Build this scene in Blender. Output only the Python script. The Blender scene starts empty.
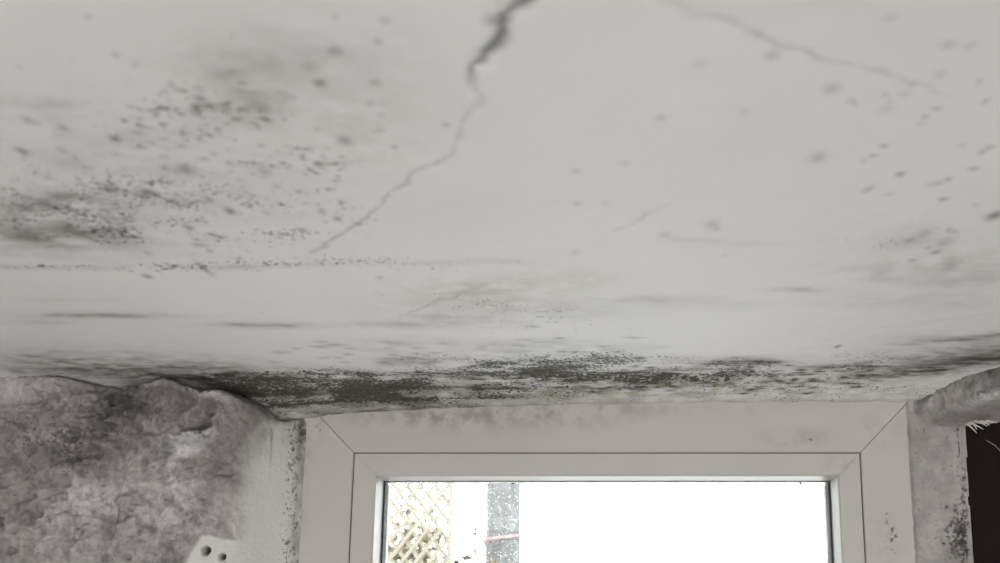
import bpy, bmesh, math, random
import numpy as np
random.seed(4)
RNG = np.random.default_rng(11)
S = bpy.context.scene
C = S.collection

# ---------------------------------------------------------------- camera, sky, light, exposure
PITCH = math.radians(14.0)
FPX, CX, CY = 1200.0, 600.0, 281.5
cam_d = bpy.data.cameras.new('camera')
cam_d.sensor_width = 36.0
cam_d.lens = FPX / 1000 * 36
cam_d.shift_x = -0.1
cam_d.clip_start = 0.01
cam_d.dof.use_dof = True
cam_d.dof.focus_distance = 1.22
cam_d.dof.aperture_fstop = 10.5
cam = bpy.data.objects.new('camera', cam_d)
cam.rotation_euler = (math.pi / 2 + PITCH, 0, 0)
C.objects.link(cam)
S.camera = cam

world = bpy.data.worlds.new('overcast_sky')
S.world = world
world.use_nodes = True
bg = world.node_tree.nodes['Background']
bg.inputs[0].default_value = (0.95, 0.98, 1.0, 1)
bg.inputs[1].default_value = 8.5

ld = bpy.data.lights.new('back_fill_lamp', 'AREA')  # added area lamp in an unseen back opening, fills the room from behind
ld.shape = 'RECTANGLE'
ld.size, ld.size_y = 1.5, 1.3
ld.energy = 21
ld.color = (1.0, 0.955, 0.93)
lo = bpy.data.objects.new('back_fill_lamp', ld)
lo.location = (0.25, -2.36, -0.75)
lo.rotation_euler = (math.pi / 2, 0, 0)
C.objects.link(lo)

S.view_settings.view_transform = 'Standard'
S.view_settings.look = 'None'
S.view_settings.gamma = 1
S.view_settings.use_curve_mapping = False
S.view_settings.exposure = -0.05

# ---------------------------------------------------------------- helpers
ct, st = math.cos(PITCH), math.sin(PITCH)

def at(px, py, Y):
    """point of the place at depth Y that the photograph shows at pixel (px, py)"""
    u, v = (px - CX) / FPX, (CY - py) / FPX
    d = (u, ct - v * st, st + v * ct)
    k = Y / d[1]
    return (d[0] * k, Y, d[2] * k)

FLOOR = -2.25
H = 0.19            # ceiling above the lens
DW = 1.2            # window frame face
DF = 1.1            # plastered wall face

def sstep(a, b, x):
    t = np.clip((x - a) / (b - a), 0, 1)
    return t * t * (3 - 2 * t)

def vnoise(x, y, seed=0):
    """smooth value noise, -1..1"""
    r = np.random.default_rng(seed)
    T = r.random((256, 256)) * 2 - 1
    xi, yi = np.floor(x).astype(int), np.floor(y).astype(int)
    fx, fy = x - xi, y - yi
    fx = fx * fx * fx * (fx * (fx * 6 - 15) + 10)
    fy = fy * fy * fy * (fy * (fy * 6 - 15) + 10)
    a = T[xi % 256, yi % 256]; b = T[(xi + 1) % 256, yi % 256]
    c = T[xi % 256, (yi + 1) % 256]; d = T[(xi + 1) % 256, (yi + 1) % 256]
    return (a * (1 - fx) + b * fx) * (1 - fy) + (c * (1 - fx) + d * fx) * fy

def fbm(x, y, oct=4, seed=0, gain=0.5):
    s, a, t = 0, 1, 0
    for i in range(oct):
        s = s + a * vnoise(x * 2 ** i + 13.7 * i, y * 2 ** i + 7.1 * i, seed + i)
        t += a
        a *= gain
    return s / t

def grid_object(name, P, attrs, material, parent=None, flip=False):
    """P (rows, cols, 3) -> one smooth mesh with float attributes per point"""
    r, c = P.shape[:2]
    idx = np.arange(r * c).reshape(r, c)
    q = np.stack([idx[:-1, :-1], idx[:-1, 1:], idx[1:, 1:], idx[1:, :-1]], -1).reshape(-1, 4)
    if flip:
        q = q[:, ::-1]
    me = bpy.data.meshes.new(name)
    me.vertices.add(r * c)
    me.vertices.foreach_set('co', P.astype(np.float32).ravel())
    me.loops.add(q.size)
    me.loops.foreach_set('vertex_index', q.astype(np.int32).ravel())
    me.polygons.add(len(q))
    me.polygons.foreach_set('loop_start', np.arange(0, q.size, 4, dtype=np.int32))
    me.polygons.foreach_set('use_smooth', np.ones(len(q), dtype=bool))
    me.update(calc_edges=True)
    for k, v in attrs.items():
        a = me.attributes.new(k, 'FLOAT', 'POINT')
        a.data.foreach_set('value', np.broadcast_to(v, (r, c)).astype(np.float32).ravel())
    me.materials.append(material)
    o = bpy.data.objects.new(name, me)
    C.objects.link(o)
    o.parent = parent
    return o

def mesh_object(name, verts, faces, material, parent=None, smooth=False, bevel=0):
    me = bpy.data.meshes.new(name)
    me.from_pydata(verts, [], faces)
    me.materials.append(material)
    bm = bmesh.new(); bm.from_mesh(me)
    bmesh.ops.recalc_face_normals(bm, faces=bm.faces)
    if bevel:
        bmesh.ops.bevel(bm, geom=bm.edges[:], offset=bevel, segments=2, affect='EDGES', clamp_overlap=True)
    bm.to_mesh(me); bm.free()
    if smooth:
        me.polygons.foreach_set('use_smooth', [True] * len(me.polygons))
    o = bpy.data.objects.new(name, me)
    C.objects.link(o)
    o.parent = parent
    return o

class Boxes:
    def __init__(s): s.v, s.f = [], []
    def box(s, x0, x1, y0, y1, z0, z1):
        b = len(s.v)
        s.v += [(x, y, z) for z in (z0, z1) for y in (y0, y1) for x in (x0, x1)]
        s.f += [tuple(b + i for i in q) for q in
                ((0, 2, 3, 1), (4, 5, 7, 6), (0, 1, 5, 4), (2, 6, 7, 3), (0, 4, 6, 2), (1, 3, 7, 5))]
        return s
    def tube(s, pts, rad, n=6):
        b = len(s.v)
        for i, p in enumerate(pts):
            a = np.array(pts[max(i - 1, 0)]); c = np.array(pts[min(i + 1, len(pts) - 1)])
            d = (c - a) / (np.linalg.norm(c - a) + 1e-9)
            e = np.cross(d, (0.31, 0.9, 0.2)); e /= np.linalg.norm(e)
            g = np.cross(d, e)
            r = rad[i] if hasattr(rad, '__len__') else rad
            for k in range(n):
                t = 2 * math.pi * k / n
                s.v.append(tuple(np.array(p) + r * (math.cos(t) * e + math.sin(t) * g)))
        for i in range(len(pts) - 1):
            for k in range(n):
                s.f.append((b + i * n + k, b + i * n + (k + 1) % n, b + (i + 1) * n + (k + 1) % n, b + (i + 1) * n + k))
        s.f.append(tuple(b + k for k in range(n)))
        s.f.append(tuple(b + (len(pts) - 1) * n + k for k in range(n)))
        return s
    def build(s, name, material, parent=None, smooth=False, bevel=0):
        return mesh_object(name, s.v, s.f, material, parent, smooth, bevel)

def tag(o, label=None, cat=None, kind=None, group=None):
    if label: o['label'] = label
    if cat: o['category'] = cat
    if kind: o['kind'] = kind
    if group: o['group'] = group
    return o

def empty(name, loc=(0, 0, 0)):
    o = bpy.data.objects.new(name, None)
    o.location = loc
    C.objects.link(o)
    return o

# ---------------------------------------------------------------- materials
class Mat:
    def __init__(s, name):
        s.m = bpy.data.materials.new(name); s.m.use_nodes = True
        s.t = s.m.node_tree; s.n = s.t.nodes; s.l = s.t.links
        s.b = s.n['Principled BSDF']
        s.co = s.n.new('ShaderNodeTexCoord').outputs['Object']
    def _in(s, sock, v):
        if hasattr(v, 'is_output'): s.l.new(v, sock)
        elif isinstance(v, tuple) and len(v) == 3 and sock.type == 'RGBA': sock.default_value = (*v, 1)
        else: sock.default_value = v
    def noise(s, scale, detail=3, rough=.55, off=(0, 0, 0), stretch=(1, 1, 1), dist=0):
        mp = s.n.new('ShaderNodeMapping'); s.l.new(s.co, mp.inputs[0])
        mp.inputs['Location'].default_value = off; mp.inputs['Scale'].default_value = stretch
        t = s.n.new('ShaderNodeTexNoise'); s.l.new(mp.outputs[0], t.inputs['Vector'])
        t.inputs['Scale'].default_value = scale; t.inputs['Detail'].default_value = detail
        t.inputs['Roughness'].default_value = rough; t.inputs['Distortion'].default_value = dist
        return t.outputs['Fac']
    def attr(s, name):
        a = s.n.new('ShaderNodeAttribute'); a.attribute_name = name
        return a.outputs['Fac']
    def math(s, op, a, b=0.0, c=0.0, clamp=False):
        m = s.n.new('ShaderNodeMath'); m.operation = op; m.use_clamp = clamp
        for i, v in enumerate((a, b, c)): s._in(m.inputs[i], v)
        return m.outputs[0]
    def ramp(s, v, a, b, lo=0., hi=1.):
        m = s.n.new('ShaderNodeMapRange'); m.interpolation_type = 'SMOOTHSTEP'
        s._in(m.inputs[0], v); s._in(m.inputs[1], a); s._in(m.inputs[2], b)
        m.inputs[3].default_value = lo; m.inputs[4].default_value = hi
        return m.outputs[0]
    def mix(s, f, a, b):
        m = s.n.new('ShaderNodeMix'); m.data_type = 'RGBA'
        s._in(m.inputs[0], f); s._in(m.inputs[6], a); s._in(m.inputs[7], b)
        return m.outputs[2]
    def bump(s, h, strength=.3, dist=.001):
        b = s.n.new('ShaderNodeBump'); b.inputs['Strength'].default_value = strength
        b.inputs['Distance'].default_value = dist
        s.l.new(h, b.inputs['Height']); s.l.new(b.outputs[0], s.b.inputs['Normal'])
    def done(s, col, rough=.8, spec=.3):
        s._in(s.b.inputs['Base Color'], col); s._in(s.b.inputs['Roughness'], rough)
        s.b.inputs['Specular IOR Level'].default_value = spec
        return s.m
    def specks(s, dens, scale, off, detail=2, soft=.05, hi=.80, span=.42, rough=.6, stretch=(1, 1, 1)):
        """mould colonies: noise above a threshold that sinks as the density rises"""
        n = s.noise(scale, detail, rough, off, stretch)
        thr = s.math('SUBTRACT', hi, s.math('MULTIPLY', dens, span))
        return s.ramp(s.math('SUBTRACT', n, thr), 0.0, soft)

def plain(name, col, rough=.6, var=.08, scale=30, spec=.4, bump=0):
    m = Mat(name)
    n = m.noise(scale, 4)
    d = tuple(c * (1 - var * 2) for c in col)
    c = m.mix(n, d, tuple(min(1, c * (1 + var)) for c in col))
    if bump: m.bump(n, bump)
    return m.done(c, rough, spec)

def mat_ceiling():
    m = Mat('mouldy_ceiling_paint')
    white = m.mix(m.noise(7, 3), (.80, .785, .775), (.87, .855, .845))
    # soft grey staining
    st_ = m.attr('stain')
    sn = m.ramp(m.noise(38, 5, .62, (3, 1, 0)), .30, .68, .25, 1.0)
    col = m.mix(m.math('MULTIPLY', st_, sn, clamp=True), white, (.155, .145, .125))
    # yellow-green film
    gr = m.math('MULTIPLY', m.attr('green'), m.ramp(m.noise(60, 4, .6, (9, 0, 0)), .35, .65), clamp=True)
    col = m.mix(gr, col, (.33, .32, .20))
    # colonies of three sizes
    d = m.attr('mould')
    col = m.mix(m.math('MULTIPLY', m.specks(d, 80, (0, 0, 0), 4, .22, stretch=(.6, 1, 1)), .55), col, (.11, .10, .08))
    col = m.mix(m.math('MULTIPLY', m.specks(d, 200, (5, 2, 0), 3, .15), .80), col, (.050, .044, .034))
    d2 = m.attr('fine')
    col = m.mix(m.math('MULTIPLY', m.specks(d2, 330, (1, 7, 0), 2, .07), .9), col, (.055, .055, .045))
    br = m.math('MULTIPLY', m.attr('brown'), m.ramp(m.noise(120, 5, .65, (4, 8, 0), (.4, 1, 1)), .34, .56, .25, 1.), clamp=True)
    col = m.mix(br, col, m.mix(m.noise(200, 3, .6), (.035, .027, .021), (.10, .085, .065)))
    # single spots and cracks
    col = m.mix(m.attr('spot'), col, (.055, .05, .038))
    col = m.mix(m.attr('crack'), col, (.10, .097, .088))
    m.bump(m.noise(260, 4, .6), .25, .0006)
    return m.done(col, .75, .25)

def mat_plaster():
    m = Mat('rough_mouldy_plaster')
    base = m.mix(m.ramp(m.noise(16, 5, .65, (2, 0, 4)), .32, .68), (.235, .212, .205), (.41, .38, .37))
    base = m.mix(m.ramp(m.noise(75, 6, .68, (5, 1, 2)), .42, .66, 0, .55), base, (.15, .138, .13))
    base = m.mix(m.attr('smooth'), base, m.mix(m.noise(30, 3, .5, (0, 0, 0), (1, 1, .15)), (.52, .50, .475), (.66, .64, .615)))
    painted_pits = m.math('MULTIPLY', m.specks(.42, 260, (6, 6, 1), 3, .08), m.math('SUBTRACT', .75, m.math('MULTIPLY', m.attr('smooth'), .75)))  # dark insides of small pits put in as colour specks
    base = m.mix(painted_pits, base, (.09, .08, .075))
    dk = m.math('MULTIPLY', m.attr('stain'), m.ramp(m.noise(50, 5, .65, (7, 0, 1)), .32, .62, .15, 1.), clamp=True)
    col = m.mix(dk, base, (.075, .066, .060))
    pale = m.math('MULTIPLY', m.attr('pale'), m.ramp(m.noise(70, 4, .6, (1, 3, 1)), .36, .62), clamp=True)
    col = m.mix(pale, col, (.68, .66, .645))
    d = m.attr('mould')
    col = m.mix(m.math('MULTIPLY', m.specks(d, 110, (0, 4, 0), 3, .10), .6), col, (.075, .068, .06))
    col = m.mix(m.math('MULTIPLY', m.specks(d, 260, (3, 2, 2), 2, .10), .75), col, (.05, .045, .04))
    col = m.mix(m.attr('spot'), col, (.022, .018, .016))
    h = m.math('ADD', m.noise(180, 5, .65), m.math('MULTIPLY', m.noise(520, 3), .4))
    m.bump(h, .7, .0016)
    return m.done(col, .85, .2)

def mat_frame(name='aged_white_frame', tint=(.45, .422, .393)):
    m = Mat(name)
    a = m.mix(m.noise(9, 3), tuple(c * .93 for c in tint), tuple(c * 1.05 for c in tint))
    a = m.mix(m.ramp(m.noise(24, 5, .6, (4, 4, 0)), .60, .80, 0, .35), a, (.30, .27, .22))
    a = m.mix(m.specks(m.attr('mould'), 210, (8, 0, 3), 3, .12), a, (.12, .108, .085))
    a = m.mix(m.math('MULTIPLY', m.attr('stain'), m.ramp(m.noise(45, 5, .6, (2, 6, 3)), .38, .62)), a, (.22, .20, .165))
    m.bump(m.noise(90, 3), .06, .0006)
    return m.done(a, .45, .35)

def mat_glass():
    m = Mat('window_glass')
    m.n.remove(m.b)
    tr = m.n.new('ShaderNodeBsdfTransparent'); tr.inputs[0].default_value = (.97, .985, .98, 1)
    gl = m.n.new('ShaderNodeBsdfGlossy'); gl.inputs['Roughness'].default_value = .03
    fr = m.n.new('ShaderNodeFresnel'); fr.inputs[0].default_value = 1.45
    mx = m.n.new('ShaderNodeMixShader')
    m.l.new(fr.outputs[0], mx.inputs[0]); m.l.new(tr.outputs[0], mx.inputs[1]); m.l.new(gl.outputs[0], mx.inputs[2])
    m.l.new(mx.outputs[0], m.n['Material Output'].inputs[0])
    return m.m

M_CEIL = mat_ceiling()
M_PLAST = mat_plaster()
M_FRAME = mat_frame()
M_SASH = mat_frame('aged_white_sash', (.455, .43, .40))
M_GLASS = mat_glass()
M_GASKET_GAP = plain('black_gasket_and_gap', (.02, .018, .017), .6, .2, 200)
M_SPACER = plain('grey_spacer', (.42, .39, .37), .5, .35, 420, .5)
M_PAINT = plain('old_wall_paint', (.55, .535, .515), .8, .08, 12, .2, .1)
M_FLOOR = plain('worn_floor', (.46, .43, .40), .6, .15, 6, .3, .05)
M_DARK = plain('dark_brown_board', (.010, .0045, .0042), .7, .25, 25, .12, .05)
M_BARK = plain('grey_bark', (.145, .14, .14), .9, .45, 55, .1, .6)
M_TRELLIS = plain('cream_trellis', (.20, .175, .13), .7, .12, 40, .2)
M_LEAF = plain('dry_brown_leaves', (.07, .055, .042), .8, .4, 30, .1)
M_LEAFB = plain('grey_blue_leaves', (.10, .13, .15), .8, .3, 30, .1)
M_TAN = plain('tan_leaves', (.19, .155, .10), .8, .3, 30, .1)
M_TWIG = plain('pale_twigs', (.20, .14, .10), .8, .3, 30, .1)
M_BAND = plain('pink_tape', (.28, .21, .20), .7, .2, 30, .2)
M_CONC = plain('pale_yard', (.55, .54, .52), .9, .1, 3, .1)
M_FLAKE = plain('loose_paint', (.60, .57, .54), .8, .1, 90, .2)
mw = Mat('water_droplets'); mw.b.inputs['Transmission Weight'].default_value = 1
mw.b.inputs['IOR'].default_value = 1.33
M_WATER = mw.done((1, 1, 1), .02, .5)

# ---------------------------------------------------------------- ceiling
EDGE = [(-1.6, 420), (275, 420), (300, 418), (345, 412), (430, 407), (560, 403), (700, 401.5), (911, 400.5), (1000, 399)]
ex = np.array([at(a, b, 1.192)[0] for a, b in EDGE]); ez = np.array([at(a, b, 1.192)[2] for a, b in EDGE])
ex[0] = -.9

def ceil_z(X, Y):
    zend = np.interp(X, ex, ez)
    z = H - 0.0035 * sstep(.71, .75, Y) * 0.4 - .004 * sstep(.72, 1.08, Y)
    t = np.clip((Y - 1.06) / (1.192 - 1.06), 0, 1)
    return z + (zend - (H - .0054)) * t ** 1.9

def on_ceiling(px, py):
    """where the line of sight through a pixel meets the ceiling"""
    lo_, hi_ = .15, 1.192
    for _ in range(40):
        mid = (lo_ + hi_) / 2
        p = at(px, py, mid)
        if p[2] < float(ceil_z(np.array(p[0]), np.array(mid))): lo_ = mid
        else: hi_ = mid
    return at(px, py, lo_)

step = .0017
xs = np.arange(-.74, .56, step)
ys = np.concatenate([np.arange(.30, 1.0, step), np.arange(1.0, 1.2008, step * .7)])
X, Y = np.meshgrid(xs, ys)
Z = ceil_z(X, Y)
fade = sstep(.30, .36, Y) * sstep(-.74, -.66, X) * (1 - sstep(.50, .56, X))
Z = Z + fade * (.0011 * fbm(X * 9, Y * 9, 3, 5) + .00035 * fbm(X * 70, Y * 70, 2, 9))
# crumbling plaster towards the wall
Z = Z + fade * sstep(1.0, 1.12, Y) * .0016 * fbm(X * 60, Y * 120, 4, 21, .6)

A = {k: np.zeros_like(X) for k in ('stain', 'green', 'mould', 'fine', 'spot', 'crack', 'brown')}

def blob(kind, px, py, rx, ry, s, power=2.0):
    """patch of growth with its own centre and radii on the ceiling (metres)"""
    c = on_ceiling(px, py)
    a, b = on_ceiling(px, min(py + ry, 396)), on_ceiling(px, py - ry)
    ry_m = max(abs(a[1] - b[1]) / 2, .002)
    rx_m = rx * c[1] / FPX
    d = ((X - c[0]) / rx_m) ** 2 + ((Y - c[1]) / ry_m) ** 2
    A[kind] = np.maximum(A[kind], s * np.exp(-d ** (power / 2) * .9)) if kind in ('spot', 'brown') else A[kind] + s * np.exp(-d ** (power / 2) * .9)

# speckled field on the left
blob('mould', 190, 150, 210, 90, .50)
blob('mould', 60, 215, 120, 40, .36)
blob('mould', 300, 120, 110, 70, .18)
blob('fine', 230, 215, 190, 60, .46)
blob('fine', 60, 220, 130, 40, .36)
blob('stain', 60, 228, 90, 22, .62)
blob('stain', 20, 243, 60, 16, .35)
blob('stain', 30, 104, 45, 5, .55)
blob('stain', 235, 75, 45, 28, .30)
blob('stain', 265, 115, 60, 18, .16)
blob('stain', 330, 60, 90, 45, .22)
blob('stain', 130, 175, 170, 60, .24)
blob('green', 240, 80, 60, 30, .30)
blob('green', 340, 120, 90, 45, .22)
blob('stain', 60, 195, 40, 8, .3)
# the line where the ceiling boards meet
for a, b, w, s in ((175, 266, 40, .30), (240, 265, 45, .45), (300, 263, 40, .38), (370, 262, 40, .30), (430, 264, 45, .35),
                   (500, 262, 40, .26), (90, 268, 70, .42), (20, 267, 60, .35), (700, 238, 40, .36), (740, 246, 35, .28)):
    blob('stain', a, b + RNG.normal(0, 1.6), w * .8, 2.4, s * .6)
    blob('mould', a, b, w, 4.5, .14)
    blob('fine', a, b, w, 6, .26)
blob('spot', 204, 268, 3, 7, .55)
blob('spot', 200, 245, 6, 2, .35)
blob('spot', 197, 240, 4, 1.5, .3)
# streaks between the joint and the corner
for a, b, w, h, s in ((70, 315, 60, 3, .35), (40, 322, 30, 2, .3), (130, 316, 60, 2.2, .42), (255, 325, 50, 3, .42), (280, 328, 35, 2, .3),
                      (60, 300, 50, 2, .14), (450, 318, 70, 10, .28), (560, 310, 60, 8, .22), (390, 325, 40, 4, .20),
                      (640, 298, 50, 5, .22), (480, 300, 90, 8, .14), (800, 290, 30, 2.5, .35), (950, 280, 60, 6, .36),
                      (985, 268, 40, 5, .3), (900, 300, 90, 8, .18), (920, 238, 40, 10, .28), (700, 305, 60, 6, .12),
                      (880, 268, 60, 4, .16), (570, 345, 60, 6, .28), (400, 345, 70, 7, .26), (505, 345, 40, 5, .25)):
    blob('stain', a, b, w, h, s)
blob('mould', 620, 300, 90, 14, .25)
blob('fine', 560, 320, 150, 22, .28)
blob('fine', 480, 300, 120, 20, .25)
blob('fine', 270, 310, 150, 18, .20)
blob('mould', 920, 235, 55, 16, .34)
blob('fine', 900, 240, 80, 30, .36)
blob('mould', 930, 190, 80, 40, .26)
blob('mould', 870, 272, 70, 6, .30)
blob('green', 470, 292, 60, 12, .40)
blob('green', 560, 280, 60, 10, .22)
blob('green', 950, 260, 70, 10, .35)
# belt of black mould in the corner; far left a soft shadow painted in
for a, b, w, h, sm, sf, ss in (
        (130, 368, 110, 11, .08, .08, .80), (60, 362, 90, 10, .05, .05, .55), (200, 372, 60, 8, .30, .20, .60),
        (250, 385, 60, 10, .75, .45, .70), (310, 388, 70, 10, .85, .50, .75), (380, 386, 70, 9, .75, .55, .62),
        (450, 381, 60, 9, .62, .55, .48), (330, 372, 60, 7, .45, .40, .30), (405, 362, 35, 5, .55, .30, .35),
        (520, 376, 60, 8, .62, .50, .42), (590, 381, 55, 6, .66, .45, .30), (650, 377, 50, 6, .62, .45, .28),
        (720, 365, 45, 6, .72, .40, .40), (700, 378, 60, 5, .62, .45, .26), (770, 362, 30, 5, .55, .3, .30), (770, 378, 60, 6, .52, .45, .22),
        (840, 368, 40, 7, .52, .40, .30), (850, 382, 50, 6, .36, .36, .10), (900, 362, 45, 7, .45, .35, .45), (955, 353, 50, 6, .42, .25, .72),
        (990, 347, 40, 7, .40, .2, .70), (960, 338, 60, 3, .2, .1, .34), (560, 362, 80, 9, .36, .42, .16),
        (640, 360, 80, 8, .34, .42, .14), (480, 362, 60, 8, .38, .42, .22), (860, 352, 60, 6, .25, .3, .10),
        (300, 404, 60, 6, .28, .45, .20), (370, 400, 60, 5, .28, .40, .16), (460, 398, 80, 4, .34, .4, .14)):
    blob('mould', a, b, w * 1.1, h * 1.25, sm * .80)
    blob('fine', a, b, w * 1.1, h * 1.3, sf * .95)
    blob('stain', a, b, w, h * 1.1, ss * .80)
for a, b, w, h, s in ((620, 386, 120, 8, .55), (760, 384, 110, 8, .5), (500, 392, 110, 6, .40), (330, 396, 70, 8, .35), (700, 395, 150, 3, .2), (860, 375, 60, 8, .3)):
    blob('green', a, b, w, h, s)
# brown-black film running along the corner; far left it also paints the soft shadow
for line in ([(20, 370, 5, .4), (60, 371, 6, .55), (130, 376, 6, .7), (185, 376, 6, .85), (212, 382, 5.5, .95), (240, 390, 6, 1), (275, 395, 6, 1), (310, 394, 6, 1), (360, 391, 5.5, .95), (420, 388, 5, .9), (470, 386, 3.5, .8), (540, 390, 2, .6)],
             [(230, 376, 6, .55), (300, 379, 6, .6), (350, 378, 5, .65), (420, 376, 5, .6), (480, 376, 5, .5)],
             [(520, 378, 4, .45), (550, 372, 4, .6), (575, 368, 3, .5)],
             [(560, 390, 2, .6), (600, 388, 2.2, .85), (640, 386, 2.2, .85), (680, 385, 1.8, .7), (740, 378, 1.5, .5)],
             [(575, 382, 3, .6), (610, 374, 1.6, .6), (690, 370, 1.4, .6), (720, 362, 4, .7), (760, 360, 3.5, .7), (790, 366, 2, .5), (880, 366, 2, .5)],
             [(850, 377, 4, .4), (895, 374, 6, .7), (930, 369, 8, .95), (960, 363, 9, 1), (1000, 357, 10, 1), (1030, 352, 10, 1)],
             [(900, 345, 2, .25), (950, 339, 2.4, .5), (1000, 334, 3, .55), (1030, 330, 3, .5)],
             [(390, 362, 3, .4), (440, 362, 2.5, .45)], [(240, 325, 1.6, .30), (300, 329, 1.6, .22)], [(60, 314, 1.4, .25), (150, 317, 1.6, .3)]):
    for (a0, b0, w0, s0), (a1, b1, w1, s1) in zip(line[:-1], line[1:]):
        n = max(2, int(abs(a1 - a0) / 11))
        for q in np.arange(n) / n:
            blob('brown', a0 + (a1 - a0) * q, b0 + (b1 - b0) * q + RNG.normal(0, .7), 13, (w0 + (w1 - w0) * q), s0 + (s1 - s0) * q)
# single dark spots
for a, b, r, s in ((115, 140, 6, .9), (22, 152, 7, .7), (62, 152, 5, .4), (200, 99, 7, .7), (172, 86, 6, .45), (320, 81, 7, .75),
                   (375, 80, 6, .5), (150, 193, 8, .7), (230, 212, 6, .8), (105, 211, 5, .45), (63, 130, 7, .5), (28, 122, 7, .4),
                   (185, 170, 9, .6), (262, 108, 12, .45), (265, 172, 8, .4), (345, 140, 9, .55), (335, 50, 9, .45), (310, 65, 12, .3),
                   (385, 20, 6, .4), (285, 93, 8, .3), (25, 208, 9, .5), (48, 205, 12, .45), (110, 190, 6, .35), (322, 212, 4, .5),
                   (772, 55, 9, .5), (832, 89, 10, .5), (818, 158, 10, .5), (948, 46, 9, .4), (970, 48, 8, .3), (890, 18, 8, .3),
                   (661, 117, 6, .45), (606, 203, 4, .25), (625, 163, 5, .3), (576, 172, 5, .4), (577, 203, 5, .35), (665, 235, 6, .35),
                   (712, 224, 8, .45), (716, 228, 5, .45), (995, 216, 9, .8), (925, 234, 8, .5), (945, 243, 8, .45), (910, 240, 6, .4),
                   (933, 183, 6, .35), (880, 273, 10, .3), (950, 267, 10, .45), (838, 346, 3, .95), (575, 252, 5, .2), (725, 255, 3, .3),
                   (940, 75, 8, .28), (905, 95, 8, .25), (886, 110, 10, .22), (700, 62, 9, .2), (745, 112, 7, .25)):
    blob('spot', a, b, r * .85, r * .5, s * (.62 if a > 560 and s < .75 else .9), 2.2)

for i in range(150):                      # loose scatter over the left field and the right edge
    a, b = (RNG.normal(170, 130), RNG.normal(170, 55)) if i < 110 else (RNG.normal(920, 60), RNG.normal(190, 60))
    if 10 < b < 300: blob('spot', a, b, RNG.uniform(2, 5), RNG.uniform(1.3, 2.6), RNG.uniform(.2, .55), 2.6)
for i in range(190):                      # flecks lying along the corner
    a = RNG.uniform(470, 900); b = RNG.normal(379 - max(0, a - 760) * .04, 6.5)
    if b < 394: blob('spot', a, b, RNG.uniform(2.5, 9), RNG.uniform(.6, 1.3), RNG.uniform(.45, .95), 2.6)
for i in range(60):                       # paler flecks on the brush marks before it
    blob('spot', RNG.uniform(270, 640), RNG.normal(352, 9), RNG.uniform(4, 11), RNG.uniform(.7, 1.4), RNG.uniform(.15, .45), 2.6)

def crack(pts, widths, depth, strength, seed, jit=.004):
    """open crack: a groove in the plaster with darker colour along it"""
    global Z
    P = [on_ceiling(*p)[:2] for p in pts]
    jx = jit * fbm(X * 70, Y * 70, 4, seed, .6); jy = jit * fbm(X * 70, Y * 70, 4, seed + 40, .6)
    for i in range(len(P) - 1):
        a, b = np.array(P[i]), np.array(P[i + 1])
        d = b - a
        t = np.clip(((X + jx - a[0]) * d[0] + (Y + jy - a[1]) * d[1]) / (d @ d), 0, 1)
        dist = np.hypot(X + jx - a[0] - t * d[0], Y + jy - a[1] - t * d[1])
        w = (widths[i] * (1 - t) + widths[i + 1] * t) * (1 + .5 * vnoise(X * 120, Y * 120, seed + 3))
        s = strength[i] * (1 - t) + strength[i + 1] * t
        k = np.exp(-(dist / w) ** 2)
        Z = np.where(k > .02, np.maximum(Z, ceil_z(X, Y) + depth * k), Z)
        A['crack'] = np.maximum(A['crack'], k * s)

mm = .001
crack([(540, -14), (526, 0), (509, 6), (500, 17), (502, 32), (487, 53), (474, 68), (473, 80)],
      [2.2 * mm, 2.2 * mm, 2 * mm, 1.8 * mm, 2.6 * mm, 2.4 * mm, 2.2 * mm, 1.2 * mm], .0013, [.8, .8, .75, .7, .85, .8, .75, .4], 3)
crack([(473, 80), (483, 102), (458, 132), (451, 155), (415, 175), (390, 196), (364, 220), (334, 239), (312, 254)],
      [1.5 * mm] * 9, .0006, [.35, .16, .22, .26, .26, .32, .36, .38, .30], 17)
crack([(670, 2), (690, 10), (730, 24), (760, 39), (800, 50), (825, 58), (870, 72), (930, 94), (955, 98)],
      [1.8 * mm] * 9, .0003, [.12, .14, .18, .36, .30, .24, .24, .14, .06], 27, .006)
crack([(616, 232), (642, 220), (668, 204)], [1.2 * mm] * 3, .001, [.16, .26, .16], 31)
crack([(735, 392), (730, 372)], [1.2 * mm] * 2, .001, [.6, .3], 35)
crack([(400, 318), (445, 298), (510, 276)], [1.3 * mm] * 3, .001, [.2, .22, .1], 37)
# growth is patchy, and runs in streaks along the wall
pn = .5 * fbm(X * 22, Y * 26, 3, 201) + .5 * fbm(X * 60, Y * 75, 3, 205)
sk = fbm(X * 9, Y * 70, 4, 211, .6)
near = sstep(.95, 1.1, Y)
A['mould'] *= np.clip(1 + 1.15 * pn + near * .9 * sk, .12, 1.7)
A['fine'] *= np.clip(1 + 1.0 * pn + near * .6 * sk, .2, 1.6)
A['stain'] *= np.clip(1 + .7 * fbm(X * 40, Y * 60, 3, 221) + .5 * sk, .4, 1.6)
A['mould'] = np.minimum(A['mould'], .80)
A['brown'] *= np.clip(1 + .8 * sk + .5 * pn, .3, 1.5)
A['stain'] += sstep(.74, .80, Y) * (1 - sstep(1.02, 1.08, Y)) * .20 * sstep(.12, .5, fbm(X * 7 + 3, Y * 52, 4, 231, .6)) * sstep(-.2, .3, fbm(X * 4, Y * 6, 2, 235))
p0, p1 = on_ceiling(880, 369), on_ceiling(1000, 357)       # dark damp band running into the right-hand corner
yc = np.interp(X, [p0[0], p1[0]], [p0[1], p1[1]]) + .006 * fbm(X * 30, Y * 0, 3, 251)
band = np.exp(-((Y - yc) / .026) ** 2) * sstep(p0[0] - .02, p0[0] + .07, X)
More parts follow.
